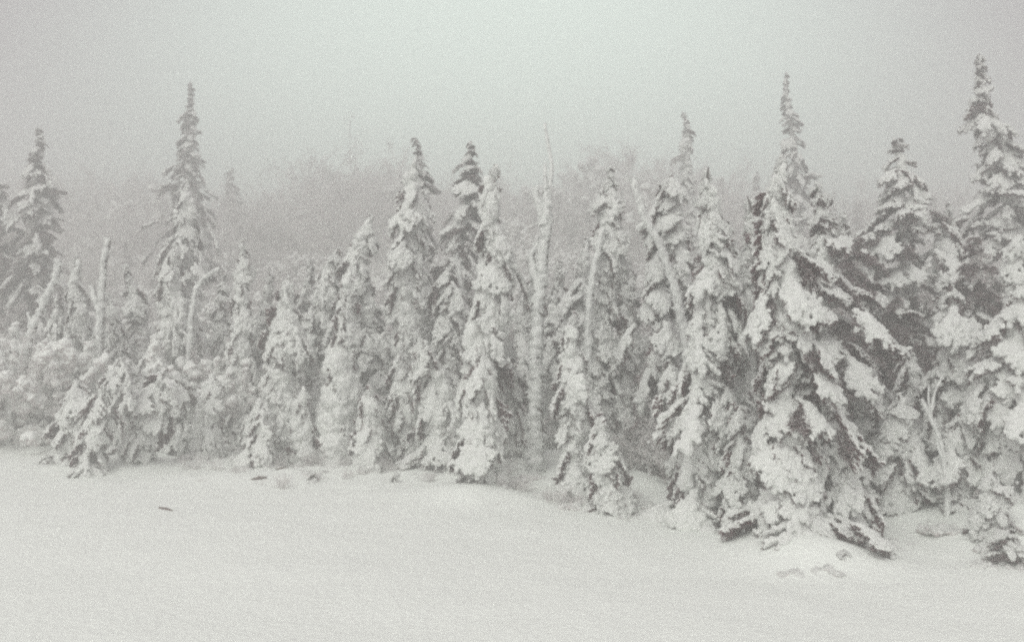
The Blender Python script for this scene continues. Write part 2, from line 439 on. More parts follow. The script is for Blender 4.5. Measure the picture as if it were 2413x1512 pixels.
def snag(label, d, lines, rad, name='bare_tree', cat='bare tree', seed=1, rime=1.0, jit=0.5):
    """leafless stem plastered with rime on its windward side; lines: list of (pixel polyline foot->tip, r scale)"""
    rng = random.Random(seed)
    x0, y0 = lines[0][0][0]; org = Vector((X(x0, d), d, float(ground(X(x0, d), d))))
    root = tag(link(name, None), label, cat); root.location = org
    first = True
    for pl, rs in lines:
        p = [Vector((X(x, d), d, Z(y, d))) - org for x, y in pl]
        if first and p[0].z > 0: p = [Vector((p[0].x, 0, -0.15))] + p
        if not first: p = [q + Vector((0, 0.02 * i, 0)) for i, q in enumerate(p)]
        p = smooth_path(p, 2); p = resample(p, 0.05); n = len(p)
        sd = rng.uniform(0, 50)
        p = [q + Vector((noise.noise(Vector((sd, 0, q.z * 1.6))), noise.noise(Vector((sd, 7, q.z * 1.6))), 0)) * 0.035 for q in p]
        r = [1.15 * rad * rs * (1 - 0.45 * i / n) for i in range(n)]
        v, f = [], []; tube(v, f, p[::3] + [p[-1]], [x * 0.8 for x in r[::3]] + [r[-1] * 0.7], 7, 0.1, sd)
        nm = 'trunk' if first else 'limb'
        t = link(nm, mesh_from(nm, v, f, [M_BARK]), root)
        if rime:
            v, f = [], []; o = Vector((-0.45, -0.62, 0.05)) * rad * rs * 0.62
            tube(v, f, [q + o * (1 - 0.4 * i / n) for i, q in enumerate(p)], [x * rime for x in r], 10, jit, sd + 3, 15.0)
            for _ in range(int(len(v) * 0.8)):
                j = rng.randrange(len(v) - 1); c0 = v[j]; ctr = p[min(n - 1, j // 10)]
                dq = (c0 - ctr).normalized() * rng.uniform(0.2, 0.7) * rad * rs; s0 = Vector((rng.gauss(0, 1), rng.gauss(0, 1), rng.gauss(0, 1))).normalized() * 0.02
                k0 = len(v); v += [c0 - s0, c0 + s0, c0 + dq]; f.append((k0, k0 + 1, k0 + 2))
            link('rime_crust', mesh_from('rime_crust', v, f, [M_RIME_PALE]), t)
        if first and rad > 0.05:
            for q in range(9):
                j = rng.randrange(int(n * 0.3), n - 2); a = rng.uniform(0, 6.28); ln = rng.uniform(0.12, 0.45)
                dv = Vector((math.cos(a), math.sin(a), rng.uniform(0.2, 1.0))).normalized()
                v, f = [], []; tp_ = [p[j], p[j] + dv * ln * 0.5 + Vector((0, 0, -0.02)), p[j] + dv * ln]
                tube(v, f, tp_, [0.024, 0.018, 0.008], 5, 0.3, q); link('twig', mesh_from('twig', v, f, [M_RIME_PALE]), root)
        first = False
    return root

# ---- leafless frosted shrubs
def shrub_mesh(seed, n0=7, h=1.0, spread=0.45, fork=4, levels=3, r0=0.014, arch=0.3, mats=None):
    rng = random.Random(seed); v, f = [], []
    def grow(p, d, ln, r, lev):
        pts = [p]; q = p; dd = d.copy()
        for i in range(5):
            dd = (dd + Vector((rng.gauss(0, .13), rng.gauss(0, .13), rng.gauss(0, .06) - arch * 0.10 * (lev + 1) * i / 4))).normalized()
            q = q + dd * ln / 5; pts.append(q)
        tube(v, f, pts, [r * (1 - 0.13 * i) for i in range(6)], 3)
        if lev < levels:
            for k in range(fork):
                j = rng.randint(1, 5); a = rng.uniform(0, 6.283); sp_ = rng.uniform(0.35, 0.8)
                nd = ((pts[j] - pts[j - 1]).normalized() + Vector((math.cos(a), math.sin(a), rng.uniform(-0.2, 0.5))) * sp_).normalized()
                grow(pts[j], nd, ln * rng.uniform(0.4, 0.65), r * 0.68, lev + 1)
    for i in range(n0):
        a = rng.uniform(0, 6.283); s = rng.uniform(0.05, spread)
        grow(Vector((math.cos(a) * 0.08, math.sin(a) * 0.08, -0.05)), Vector((math.cos(a) * s, math.sin(a) * s, 1)).normalized(), h * rng.uniform(0.55, 0.85), r0, 0)
    return np.array([tuple(x) for x in v]), f

# ================================================================ BUILD
# base bumps where snow has gathered round the feet of the front trees
FEET = [(850 + 1020, 15.6, .28, .9), (1685, 19.0, .22, .8), (1440, 19.3, .18, .6), (1352, 21.0, .15, .6), (1120, 20.0, .22, .9), (870, 25.0, .12, .6),
        (650, 26.5, .18, .8), (490, 26.5, .18, .6), (300, 23.5, .14, .9), (2390, 15.8, .3, .9), (2250, 17.2, .2, .8), (985, 25.4, .15, .9), (700, 25.5, .12, .5)]
for px, d, h, s in FEET: bump_at(px, d, h * 1.4, s * 1.1, s * 0.9)

# ---- ground sheet: fine near, coarse far
def axis_vals(lo, hi, fine_lo, fine_hi, st, grow=1.18):
    a = list(np.arange(fine_lo, fine_hi, st)); s = st; x = a[-1]
    while x < hi: s *= grow; x += s; a.append(x)
    s = st; x = a[0]; pre = []
    while x > lo: s *= grow; x -= s; pre.append(x)
    return np.array(pre[::-1] + a)
gx = axis_vals(-170, 170, -17, 17, 0.11); gy = axis_vals(-60, 190, 7, 32, 0.11)
GX, GY = np.meshgrid(gx, gy); GZ = ground(GX, GY)
band = lambda x, y: math.exp(-((y - (24.0 - 0.42 * (x + 4))) / 3.2) ** 2)
fine = np.array([[(band(x, y) * (0.10 * noise.noise(Vector((x * 1.5, y * 1.2, 9))) + 0.05 * noise.noise(Vector((x * 4.0, y * 3.5, 2)))) if abs(x) < 18 and y < 33 else 0) + noise.noise(Vector((x * 0.9, y * 0.9, 0))) * 0.030 + noise.noise(Vector((x * 2.2 + y, y * 3.4, 5))) * 0.014 if (y < 33 and abs(x) < 18) else 0 for x in gx] for y in gy])
GZ = GZ + fine
nx, ny = len(gx), len(gy)
V = np.stack([GX, GY, GZ], -1).reshape(-1, 3)
ii = np.arange(nx * ny).reshape(ny, nx)
F = np.stack([ii[:-1, :-1], ii[:-1, 1:], ii[1:, 1:], ii[1:, :-1]], -1).reshape(-1, 4)
tag(link('snow_ground', mesh_from('snow_ground', V.tolist(), F.tolist(), [M_GROUND])), 'smooth drifted snow slope in front of and under the trees', kind='structure')

# ---- haze: one closed box of even air
hz_m = bpy.data.materials.new('haze'); hz_m.use_nodes = True; t = hz_m.node_tree; t.nodes.clear()
mo = t.nodes.new('ShaderNodeOutputMaterial'); pv = t.nodes.new('ShaderNodeVolumePrincipled')
pv.inputs['Color'].default_value = (0.980, 0.983, 0.972, 1); pv.inputs['Density'].default_value = 0.0192
pv.inputs['Anisotropy'].default_value = 0.75
t.links.new(pv.outputs[0], mo.inputs['Volume'])
x0, x1, y0, y1, z0, z1 = -190, 190, -80, 215, -2.5, 22
hv = [(x0, y0, z0), (x1, y0, z0), (x1, y1, z0), (x0, y1, z0), (x0, y0, z1), (x1, y0, z1), (x1, y1, z1), (x0, y1, z1)]
hf = [(3, 2, 1, 0), (4, 5, 6, 7), (0, 1, 5, 4), (1, 2, 6, 5), (2, 3, 7, 6), (3, 0, 4, 7)]
tag(link('haze', mesh_from('haze', hv, hf, [hz_m], smooth=False)), 'cold pale fog filling the air among the trees', kind='stuff')

FAN = ('fan', 'fan', 'fan', 'hang', 'clump'); COLM = ('clump', 'clump', 'fan'); MIX = ('fan', 'clump', 'plume')

# ---- hero group on the right
spruce('largest snow-laden spruce in front right, its heavy boughs drooping to the ground', 15.5,
       [(1822, 368), (1830, 600), (1850, 900), (1868, 1290)],
       [(368, 12, 12), (450, 38, 38), (560, 46, 66), (680, 58, 88), (800, 66, 112), (950, 78, 130), (1080, 98, 150), (1200, 100, 150), (1290, 60, 120)],
       FAN, (38, 62), 0.40, 5, parts=True, dark=0.35, seed=11)
spruce('broad dark-gapped spruce with long level boughs reaching right of the largest spruce', 17.8,
       [(1925, 430), (1935, 700), (1960, 1170)],
       [(430, 10, 14), (560, 40, 60), (660, 60, 150), (720, 80, 225), (900, 80, 240), (1000, 70, 180), (1170, 60, 180)],
       ('plank', 'plank', 'fan'), (8, 30), 0.72, 4, parts=True, dark=0.9, core=0.2, seed=12)
spruce('tall spruce behind the largest one, its thin gappy leader high against the fog', 46.0,
       [(1850, 172), (1870, 330), (1890, 600), (1900, 820)],
       [(172, 5, 5), (260, 22, 24), (340, 34, 38), (430, 45, 55), (600, 70, 90), (820, 90, 120)],
       MIX, (18, 42), 0.62, 3, snow=0.9, parts=True, core=0.25, seed=13, dark=0.2)
spruce('snow-packed pointed spruce just left of the largest one, sagging skirts below', 17.4,
       [(1683, 398), (1690, 560), (1672, 800), (1660, 1010), (1655, 1080)],
       [(398, 9, 9), (470, 28, 30), (600, 48, 62), (700, 62, 90), (800, 75, 100), (900, 95, 85), (1000, 110, 95), (1080, 70, 90)],
       ('fan', 'hang', 'hang', 'clump'), (45, 66), 0.38, 5, parts=True, seed=14)
spruce('narrow twin-topped spruce wedged between the pointed one and the largest one', 18.0,
       [(1755, 465), (1757, 700), (1760, 900)],
       [(465, 9, 9), (560, 26, 26), (700, 40, 42), (900, 50, 50)],
       ('hang', 'clump', 'fan'), (50, 70), 0.42, 4, parts=True, seed=15)
spruce('hazy layered spruce with flat snowy shelves right of the largest one', 25.0,
       [(2122, 328), (2125, 500), (2130, 800), (2140, 1090)],
       [(328, 12, 12), (400, 48, 50), (480, 85, 80), (560, 110, 110), (650, 120, 150), (780, 130, 160), (900, 110, 130), (1090, 90, 110)],
       ('fan', 'plank', 'plank', 'clump'), (8, 34), 0.60, 4, snow=0.85, parts=True, dark=0.6, core=0.2, seed=16)
spruce('tallest spruce at the right edge with a sparse dark-spotted leader', 27.0,
       [(2300, 128), (2335, 280), (2375, 420), (2395, 700), (2400, 1000)],
       [(128, 4, 4), (200, 22, 20), (300, 52, 45), (400, 85, 70), (520, 130, 90), (700, 170, 110), (850, 150, 100), (1000, 120, 90)],
       ('fan', 'clump', 'plank'), (14, 42), 0.50, 4, snow=0.92, parts=True, core=0.25, dark=0.3, seed=17)
spruce('snow-bowed spruce at the right edge in front, big rounded lobes', 16.6,
       [(2400, 560), (2398, 700), (2385, 900), (2375, 1200)],
       [(560, 30, 30), (700, 70, 60), (800, 125, 90), (880, 165, 90), (1000, 130, 90), (1120, 95, 90), (1200, 80, 80)],
       ('fan', 'fan', 'clump'), (30, 60), 0.42, 5, parts=True, dark=0.4, seed=18)
spruce('low spruce with rounded lobes under the layered shelves, beside the twiggy bush', 18.0,
       [(2235, 640), (2240, 800), (2245, 1120)],
       [(640, 20, 20), (740, 60, 60), (850, 75, 80), (1000, 60, 70), (1120, 70, 80)],
       ('fan', 'clump'), (38, 62), 0.5, 4, parts=True, dark=0.7, seed=19)
spruce('half-buried spruce at the foot of the right-edge trees, frosted tips only', 15.4,
       [(2330, 1120), (2335, 1250)], [(1120, 25, 25), (1180, 60, 60), (1250, 70, 70)], MIX, (40, 60), 0.5, 4, snow=0.8, seed=20)
spruce('dark-bellied bough clump lying on the snow at the right edge', 14.4,
       [(2365, 1262), (2362, 1335)], [(1262, 40, 40), (1335, 80, 80)], ('plank', 'fan'), (-6, 2), 0.4, 6, dark=1.0, core=0, seed=21, cat='spruce bough', name='fallen_bough')

for lab, px, d, top, w, sd in (('added bare-needled spruce darkening the hollow behind the long level boughs', 2010, 21.5, 560, 110, 301), ('added dark spruce deepening the gap between the layered shelves and the right-edge trees', 2285, 20.6, 560, 90, 302),
                               ('added dark spruce core deepening the shade under the layered shelves', 2120, 21.6, 700, 130, 303), ('added near-bare spruce darkening the gap behind the largest one and the pointed one', 1770, 21.5, 640, 90, 304),
                               ('added near-bare spruce darkening the hollow right of the leaning bare trunk', 1600, 22.6, 520, 70, 305)):
    spruce(lab, d, [(px, top), (px + 5, 1000)], [(top, 15, 15), (top + 120, w * .7, w * .7), (1000, w, w)], ('plank', 'plume'), (15, 40), 0.42, 5, snow=0.12, frost=0.15, core=0, seed=sd)  # nearly snowless dark spruces, added to deepen the shade in the gaps

fill = [
 ('white-topped spruce between the two far-left bare stems', 28.5, 32, 770, 40, 401), ('rimed spruce hugging the left side of the forked bare trunk', 28.8, 212, 740, 42, 402),
 ('leaning frosted spruce just right of the forked bare trunk', 28.4, 282, 690, 48, 403), ('pale narrow spruce half hidden left of the slim pale one', 29.5, 338, 620, 40, 404),
 ('frosted spruce directly behind the hooked bare stem', 28.6, 480, 690, 48, 405), ('feathery spruce between the hooked stem and the slender spire', 29.4, 528, 640, 38, 406),
 ('white spruce shoulder between the slender spire and the sharp cone', 27.6, 618, 640, 40, 407), ('ragged frosted spruce right behind the sharp cone', 27.8, 722, 700, 52, 408),
 ('small-topped spruce nestled left of the drooping arch', 29.5, 700, 610, 34, 409), ('frosted spruce filling the space right of the snow column', 27.0, 880, 640, 52, 410),
 ('snowy spruce between the stocky centre one and the tattered curtain', 27.2, 1010, 600, 46, 411), ('low-slung frosted spruce beneath the dark uneven one', 27.0, 1090, 690, 50, 412),
 ('pale spruce just left of the tall bare trunk', 27.5, 1222, 640, 44, 413), ('rimed spruce just right of the tall bare trunk', 27.0, 1318, 610, 48, 414),
 ('frosted spruce behind the small bright spire', 25.2, 1365, 560, 40, 415), ('broad-hemmed spruce right of the slim crusted one', 24.6, 1492, 600, 52, 416),
 ('snowy spruce tucked behind the lower half of the leaning bare trunk', 23.6, 1640, 560, 50, 417), ('frosted spruce in the notch left of the narrow twin-topped one', 22.5, 1728, 520, 48, 418),
 ('pale spruce behind the right shoulder of the largest one', 24.5, 1935, 450, 60, 419), ('snow-hung spruce left of the layered shelves', 24.0, 2035, 500, 64, 420),
 ('frosted spruce between the layered shelves and the tallest one', 25.5, 2215, 480, 64, 421)]
for lab, d, px, top, w, sd in fill:
    rg = random.Random(sd); lean = rg.uniform(-25, 25)
    spruce(lab, d, [(px + lean * 2, top), (px + lean * .4, top + 120), (px, 1000)], [(top, 8, 8), (top + 60, w * .45, w * .5), (top + 150, w, w * rg.uniform(.7, 1.2)), (1000, w * 1.3, w * 1.3)],
           (('clump', 'fan', 'plume'), ('fan', 'hang', 'clump'))[sd % 2], (32, 62), 0.44, 4, snow=0.93, dark=0.15, core=0.4, frost=1.0, seed=sd)

# ---- middle right
spruce('spruce with deep dark hollows between rounded lobes, behind the leaning bare trunk', 21.0,
       [(1590, 410), (1575, 560), (1565, 700), (1560, 830)],
       [(410, 22, 25), (500, 58, 50), (600, 62, 70), (700, 70, 75), (780, 100, 70), (830, 80, 60)],
       ('fan', 'fan', 'clump'), (35, 60), 0.55, 4, parts=True, dark=0.7, core=0.2, seed=22)
spruce('thin pole-like spruce with a spotted sparse top above the dark hollows', 42.0,
       [(1608, 262), (1620, 400), (1645, 600), (1655, 760)],
       [(262, 5, 5), (330, 18, 20), (420, 24, 26), (600, 14, 16), (760, 12, 12)],
       ('clump', 'plume'), (20, 50), 0.6, 3, snow=0.85, core=0.5, seed=23)
spruce('slim snow-crusted spruce with a small dark tuft at its tip', 22.0,
       [(1440, 392), (1432, 520), (1422, 660), (1405, 800), (1400, 980)],
       [(392, 8, 8), (460, 26, 30), (560, 32, 45), (650, 30, 60), (760, 22, 50), (850, 40, 90), (980, 60, 90)],
       COLM, (40, 66), 0.42, 4, parts=True, core=0.4, seed=24)
spruce('small bright spire spruce standing free in the middle gap', 19.9,
       [(1344, 735), (1346, 850), (1350, 960), (1355, 1130)],
       [(735, 5, 5), (790, 20, 22), (860, 32, 36), (940, 45, 62), (1000, 40, 55), (1130, 45, 45)],
       COLM, (50, 70), 0.36, 5, parts=True, core=0.55, seed=25)
spruce('short snow-caked spruce in front of the small spire, two-lobed skirt', 18.6,
       [(1420, 972), (1428, 1060), (1438, 1190)],
       [(972, 12, 12), (1030, 30, 34), (1090, 42, 50), (1150, 50, 75), (1190, 50, 70)],
       COLM, (48, 66), 0.36, 5, parts=True, core=0.5, seed=26)
spruce('grey shaded spruce behind the small spire, drooping greyish skirt', 22.0,
       [(1470, 790), (1468, 900), (1465, 1040)],
       [(790, 10, 10), (860, 40, 35), (950, 50, 50), (1040, 55, 55)],
       ('fan', 'clump', 'plume'), (50, 68), 0.42, 4, snow=0.9, dark=0.3, seed=27)
spruce('hooped bough bent flat on the snow, fringed with snow fingers', 19.8,
       [(1610, 1085), (1612, 1125)], [(1085, 20, 20), (1125, 62, 62)], ('plank', 'clump'), (0, 5), 0.6, 6, core=0, seed=28, cat='spruce bough', name='bent_bough')
spruce('squat spruce skirt under the pointed spruce with a dark hollow beneath', 18.4,
       [(1590, 850), (1600, 950), (1610, 1070)],
       [(850, 20, 20), (920, 45, 40), (1000, 55, 45), (1070, 50, 50)],
       ('fan', 'clump'), (40, 60), 0.5, 4, parts=True, dark=0.6, seed=29)

# ---- middle
spruce('tall bright snow-plastered spruce right of the dark spruce, leaning slightly left', 21.5,
       [(1165, 388), (1160, 520), (1150, 650), (1128, 790), (1120, 860)],
       [(388, 8, 8), (460, 26, 28), (560, 30, 50), (650, 32, 66), (760, 34, 80), (860, 42, 60)],
       COLM, (48, 68), 0.34, 5, parts=True, core=0.55, seed=30)
spruce('broad snow-caked spruce in the centre front, its skirt melting into the snow', 20.3,
       [(1140, 830), (1135, 950), (1128, 1080), (1125, 1180)],
       [(830, 18, 20), (900, 55, 60), (980, 85, 75), (1060, 95, 70), (1130, 60, 55), (1180, 35, 45)],
       ('fan', 'clump', 'hang'), (52, 70), 0.40, 5, parts=True, dark=0.15, seed=31)
spruce('stocky snow-covered spruce in the centre, bulging white shoulders', 25.5,
       [(990, 368), (975, 480), (958, 600), (955, 700), (950, 790)],
       [(368, 8, 8), (430, 25, 25), (500, 40, 38), (600, 55, 55), (680, 50, 60), (790, 38, 40)],
       ('clump', 'fan', 'clump'), (42, 66), 0.36, 5, parts=True, core=0.5, seed=32)
spruce('leaning spruce slumped towards the lower right, its pointed tip at upper left, in the centre', 23.2,
       [(980, 782), (1005, 840), (1040, 910), (1058, 1010)],
       [(782, 8, 12), (830, 24, 30), (890, 36, 44), (950, 48, 50), (1010, 50, 50)],
       ('fan', 'clump'), (50, 70), 0.36, 5, parts=True, core=0.6, seed=33)
spruce('smooth-lobed conical spruce beside the bright little one, grey in shade', 24.0,
       [(940, 830), (950, 900), (965, 1050)],
       [(830, 12, 12), (900, 32, 34), (960, 45, 48), (1050, 50, 50)],
       ('fan', 'clump'), (52, 70), 0.4, 5, parts=True, core=0.5, seed=34)
spruce('brightest little spruce with a sharp lobed outline at the centre-left edge of the thicket', 23.4,
       [(868, 905), (868, 980), (870, 1070)],
       [(905, 8, 8), (960, 32, 38), (1010, 44, 50), (1070, 50, 55)],
       ('fan', 'clump'), (50, 66), 0.36, 5, parts=True, core=0.5, seed=35)
spruce('dark uneven spruce rising above the thicket left of the tall bright one', 31.0,
       [(1102, 333), (1098, 450), (1085, 600), (1080, 760)],
       [(333, 10, 10), (400, 32, 34), (470, 50, 50), (560, 75, 60), (650, 85, 60), (760, 60, 60)],
       ('clump', 'plume', 'fan'), (15, 35), 0.5, 4, snow=0.7, core=0.0, dark=0.5, seed=36)
spruce('fog-pale spruce with a feathery tip behind the stocky one', 33.0,
       [(982, 325), (985, 460), (990, 640)], [(325, 5, 5), (400, 25, 25), (500, 45, 45), (640, 60, 60)],
       MIX, (15, 40), 0.6, 4, snow=0.8, core=0.2, seed=37)
spruce('snow column spruce with a crooked lumpy stem and flared foot', 24.5,
       [(812, 632), (806, 720), (800, 820), (795, 960)],
       [(632, 10, 10), (700, 20, 24), (780, 24, 26), (850, 34, 40), (900, 46, 70), (960, 42, 65)],
       COLM, (55, 72), 0.34, 5, parts=True, core=0.75, seed=38)
spruce('snow-crusted spruce curving right at its tip behind the snow column', 27.0,
       [(868, 505), (845, 560), (828, 640), (830, 760)],
       [(505, 8, 8), (560, 34, 24), (640, 55, 45), (760, 60, 60)],
       COLM, (40, 62), 0.42, 4, core=0.45, seed=39)
spruce('drooping spruce arch left of the snow column, feathery outline', 28.0,
       [(800, 585), (770, 640), (745, 760)], [(585, 12, 12), (650, 34, 34), (760, 50, 50)],
       COLM, (40, 62), 0.46, 4, core=0.4, seed=40)
spruce('snow-hung boughs spreading beneath the stocky spruce like a tattered curtain', 25.5,
       [(1045, 640), (1050, 760), (1055, 900)], [(640, 40, 40), (700, 55, 55), (800, 62, 62), (900, 60, 60)],
       ('hang', 'plume'), (40, 60), 0.46, 5, dark=0.6, core=0.2, seed=41)

# ---- left
spruce('sharp cone spruce on the left with a rounded snow knob for a tip', 25.0,
       [(666, 655), (662, 740), (655, 860), (648, 1040)],
       [(655, 14, 14), (710, 24, 26), (780, 45, 55), (850, 46, 62), (930, 60, 60), (1000, 92, 65), (1040, 70, 50)],
       ('fan', 'clump', 'clump'), (48, 68), 0.34, 5, parts=True, core=0.6, seed=42)
spruce('slender snow spire left of the sharp cone, small bright tip', 26.5,
       [(577, 565), (572, 680), (562, 800), (560, 960)],
       [(565, 6, 6), (620, 16, 18), (700, 26, 24), (800, 28, 36), (900, 42, 44), (960, 40, 40)],
       COLM, (50, 70), 0.36, 4, parts=True, core=0.6, seed=43)
spruce('stubby snow-capped spruce like a bowed figure below the slender spire', 24.6,
       [(503, 880), (490, 950), (480, 1060)],
       [(880, 14, 14), (930, 32, 34), (1000, 42, 52), (1060, 46, 50)],
       COLM, (50, 70), 0.36, 5, parts=True, core=0.6, seed=44)
spruce('little white spruce stump-like among dark twigs right of the sharp cone', 24.2,
       [(712, 912), (708, 980), (712, 1080)],
       [(912, 12, 12), (960, 24, 26), (1020, 32, 34), (1080, 36, 44)],
       COLM, (50, 70), 0.36, 5, parts=True, core=0.6, seed=45)
spruce('slim pale spruce in the left group with a white snow fan at its foot', 28.0,
       [(412, 570), (405, 680), (395, 800), (385, 900)],
       [(570, 8, 8), (640, 24, 26), (740, 40, 42), (820, 60, 50), (880, 75, 55), (900, 70, 50)],
       COLM, (48, 68), 0.38, 4, parts=True, core=0.55, seed=46)
spruce('white-shouldered spruce before the tall hazy spire, spreading at mid height', 35.0,
       [(440, 415), (438, 500), (430, 620), (425, 760)],
       [(415, 7, 7), (470, 22, 24), (540, 50, 55), (600, 75, 70), (700, 55, 55), (760, 60, 60)],
       MIX, (35, 58), 0.42, 4, core=0.5, seed=47)
spruce('tall hazy spire spruce on the left, dark thin top above all its neighbours', 52.0,
       [(448, 192), (446, 300), (442, 460), (440, 700)],
       [(192, 4, 4), (250, 16, 16), (330, 32, 28), (400, 50, 46), (470, 62, 60), (700, 95, 95)],
       MIX, (18, 40), 0.46, 5, snow=0.6, core=0.0, dark=0.3, seed=48)
spruce('dark hazy spruce at the left edge, broad and ragged above the fog', 40.0,
       [(92, 302), (88, 400), (80, 560), (78, 780)],
       [(302, 6, 6), (370, 26, 24), (440, 55, 46), (520, 85, 58), (620, 95, 60), (780, 90, 70)],
       ('plume', 'fan', 'clump'), (18, 38), 0.46, 5, snow=0.45, core=0.0, dark=0.6, seed=49)
spruce('dim spruce beyond the left edge spruce, mostly shadowed needles', 40.5,
       [(-10, 430), (0, 600), (0, 900)], [(430, 20, 20), (520, 60, 50), (700, 90, 90), (900, 90, 90)],
       ('plume', 'fan'), (20, 40), 0.5, 5, snow=0.3, core=0.0, dark=0.7, seed=50)
spruce('small hazy spruce between the tall hazy spire and the centre trees', 75.0,
       [(545, 395), (545, 520), (545, 650)], [(395, 5, 5), (440, 22, 22), (520, 45, 45), (650, 60, 60)],
       ('plume', 'clump'), (18, 40), 0.5, 4, snow=0.4, core=0.0, seed=51)
spruce('slender frosted spruce left of the forked bare trunk', 29.0,
       [(178, 600), (178, 720), (176, 860), (180, 960)],
       [(600, 10, 10), (680, 18, 22), (780, 30, 40), (860, 38, 48), (960, 60, 60)],
       ('clump', 'plume', 'fan'), (40, 65), 0.40, 4, core=0.45, parts=True, seed=52)
spruce('grey frosted spruce leaning against the leaning bare trunk', 29.5,
       [(140, 700), (120, 800), (105, 980)], [(700, 10, 10), (800, 32, 32), (880, 45, 45), (980, 60, 60)],
       ('clump', 'plume'), (45, 65), 0.44, 4, core=0.4, seed=53)
low = [
 ('low bowed spruce under the slender frosted one, smooth white humps', 28.0, [(130, 900), (120, 1040)], [(900, 50, 60), (960, 70, 80), (1040, 60, 60)], 61),
 ('bowed spruce sweeping down left to the snow, below the forked bare trunk', 22.7, [(285, 845), (240, 950), (190, 1110)], [(845, 30, 35), (930, 62, 60), (1020, 55, 55), (1110, 45, 50)], 62),
 ('humped spruce thicket right of the sweeping one, fingers trailing left', 23.4, [(390, 870), (350, 960), (300, 1100)], [(870, 40, 50), (940, 70, 70), (1020, 70, 60), (1100, 40, 50)], 63),
 ('rounded low spruce between the humped thicket and the bowed figure', 25.6, [(420, 900), (415, 1060)], [(900, 35, 35), (980, 55, 50), (1060, 55, 50)], 64),
 ('ragged low spruce filling the gap under the slender spire', 26.4, [(575, 900), (570, 1030)], [(900, 30, 30), (970, 48, 48), (1030, 50, 50)], 65),
 ('frost-fingered low spruce between the sharp cone and the snow column', 26.2, [(755, 880), (755, 1040)], [(880, 30, 30), (960, 45, 45), (1040, 50, 50)], 66),
 ('shaded low spruce behind the bright little spruce', 25.6, [(890, 880), (900, 1010)], [(880, 50, 40), (950, 60, 55), (1010, 50, 50)], 67),
 ('grey low spruce behind the centre drift, pointed small lobes', 25.2, [(1230, 840), (1235, 990)], [(840, 40, 40), (920, 65, 60), (990, 60, 60)], 68),
 ('small-lobed spruce at the back edge of the centre drift', 25.8, [(1290, 800), (1290, 980)], [(800, 30, 30), (900, 50, 50), (980, 50, 50)], 69),
 ('dim low spruce deep between the slim crusted one and the dark hollows', 24.0, [(1500, 860), (1510, 1020)], [(860, 40, 40), (940, 60, 55), (1020, 55, 55)], 70),
 ('snow-hung low spruce behind the pointed spruce and the largest one', 21.0, [(1770, 860), (1770, 1080)], [(860, 50, 50), (960, 60, 60), (1080, 60, 60)], 71),
 ('wide snow-smothered spruce hummock at the far left, in front of the leaning bare trunk', 27.8, [(60, 925), (50, 1050)], [(925, 40, 40), (990, 75, 75), (1050, 70, 70)], 74),
 ('low white spruce hump between the far left hummock and the sweeping one', 24.0, [(180, 900), (170, 1060)], [(900, 35, 35), (980, 60, 60), (1060, 60, 55)], 75),
 ('lumpy low spruce right behind the sweeping one with a blunt top', 26.0, [(305, 850), (310, 1010)], [(850, 35, 35), (930, 60, 60), (1010, 60, 60)], 76),
 ('slumped spruce skirt beside the stump-like little white one', 23.6, [(625, 960), (610, 1060)], [(960, 20, 20), (1010, 45, 45), (1060, 50, 50)], 77),
 ('low tangled spruce behind the snow column, half in shade', 26.5, [(860, 780), (860, 930)], [(780, 35, 35), (860, 60, 60), (930, 60, 60)], 78),
 ('hunched spruce between the hood-like arch and the tall bright one', 23.5, [(1035, 860), (1040, 1040)], [(860, 25, 25), (950, 48, 48), (1040, 55, 50)], 79),
 ('clumpy low spruce right of the centre front one, dark cavities beneath', 22.5, [(1190, 800), (1200, 1000)], [(800, 30, 35), (900, 55, 55), (1000, 50, 50)], 80),
 ('low frosted spruce crowding the foot of the straight crusted trunk', 21.8, [(1400, 830), (1405, 1050)], [(830, 30, 30), (930, 50, 50), (1050, 50, 50)], 81),
 ('bulky snow skirt between the squat skirt and the pointed spruce', 18.0, [(1640, 900), (1640, 1090)], [(900, 40, 40), (1000, 65, 60), (1090, 60, 60)], 82),
 ('low lobed spruce at the largest spruce\'s left foot', 16.8, [(1750, 960), (1745, 1180)], [(960, 25, 25), (1060, 45, 45), (1180, 45, 45)], 83),
 ('broad low spruce right of the largest spruce\'s foot, lobes spilling over', 16.0, [(1985, 960), (2000, 1200)], [(960, 40, 40), (1060, 75, 80), (1200, 70, 90)], 84),
 ('snowy low spruce right of the twiggy bush foot, filling the far right corner gap', 16.9, [(2262, 980), (2265, 1180)], [(980, 40, 40), (1080, 60, 60), (1180, 60, 60)], 85),
 ('wide drooping spruce skirt between the largest spruce and the twiggy bush', 17.4, [(2110, 930), (2115, 1160)], [(930, 40, 40), (1040, 80, 75), (1160, 80, 70)], 86),
 ('shadowed low spruce under the long level boughs', 19.0, [(2060, 880), (2060, 1100)], [(880, 60, 60), (980, 80, 80), (1100, 80, 90)], 72),
 ('low spruce in the shade left of the twiggy bush, snow pads on dark needles', 19.5, [(2150, 840), (2150, 1100)], [(840, 50, 50), (960, 60, 60), (1100, 60, 60)], 73),
]
for lab, d, ax_, pr, sd in low:
    dk = 0.8 if sd in (68, 69, 70, 72, 73) else 0.25
    spruce(lab, d, ax_, pr, ('fan', 'clump', 'hang') if sd < 66 else ('fan', 'clump'), (38, 62), 0.5, 5, dark=dk, parts=sd in (62, 63, 61, 64), core=0.3, seed=sd)

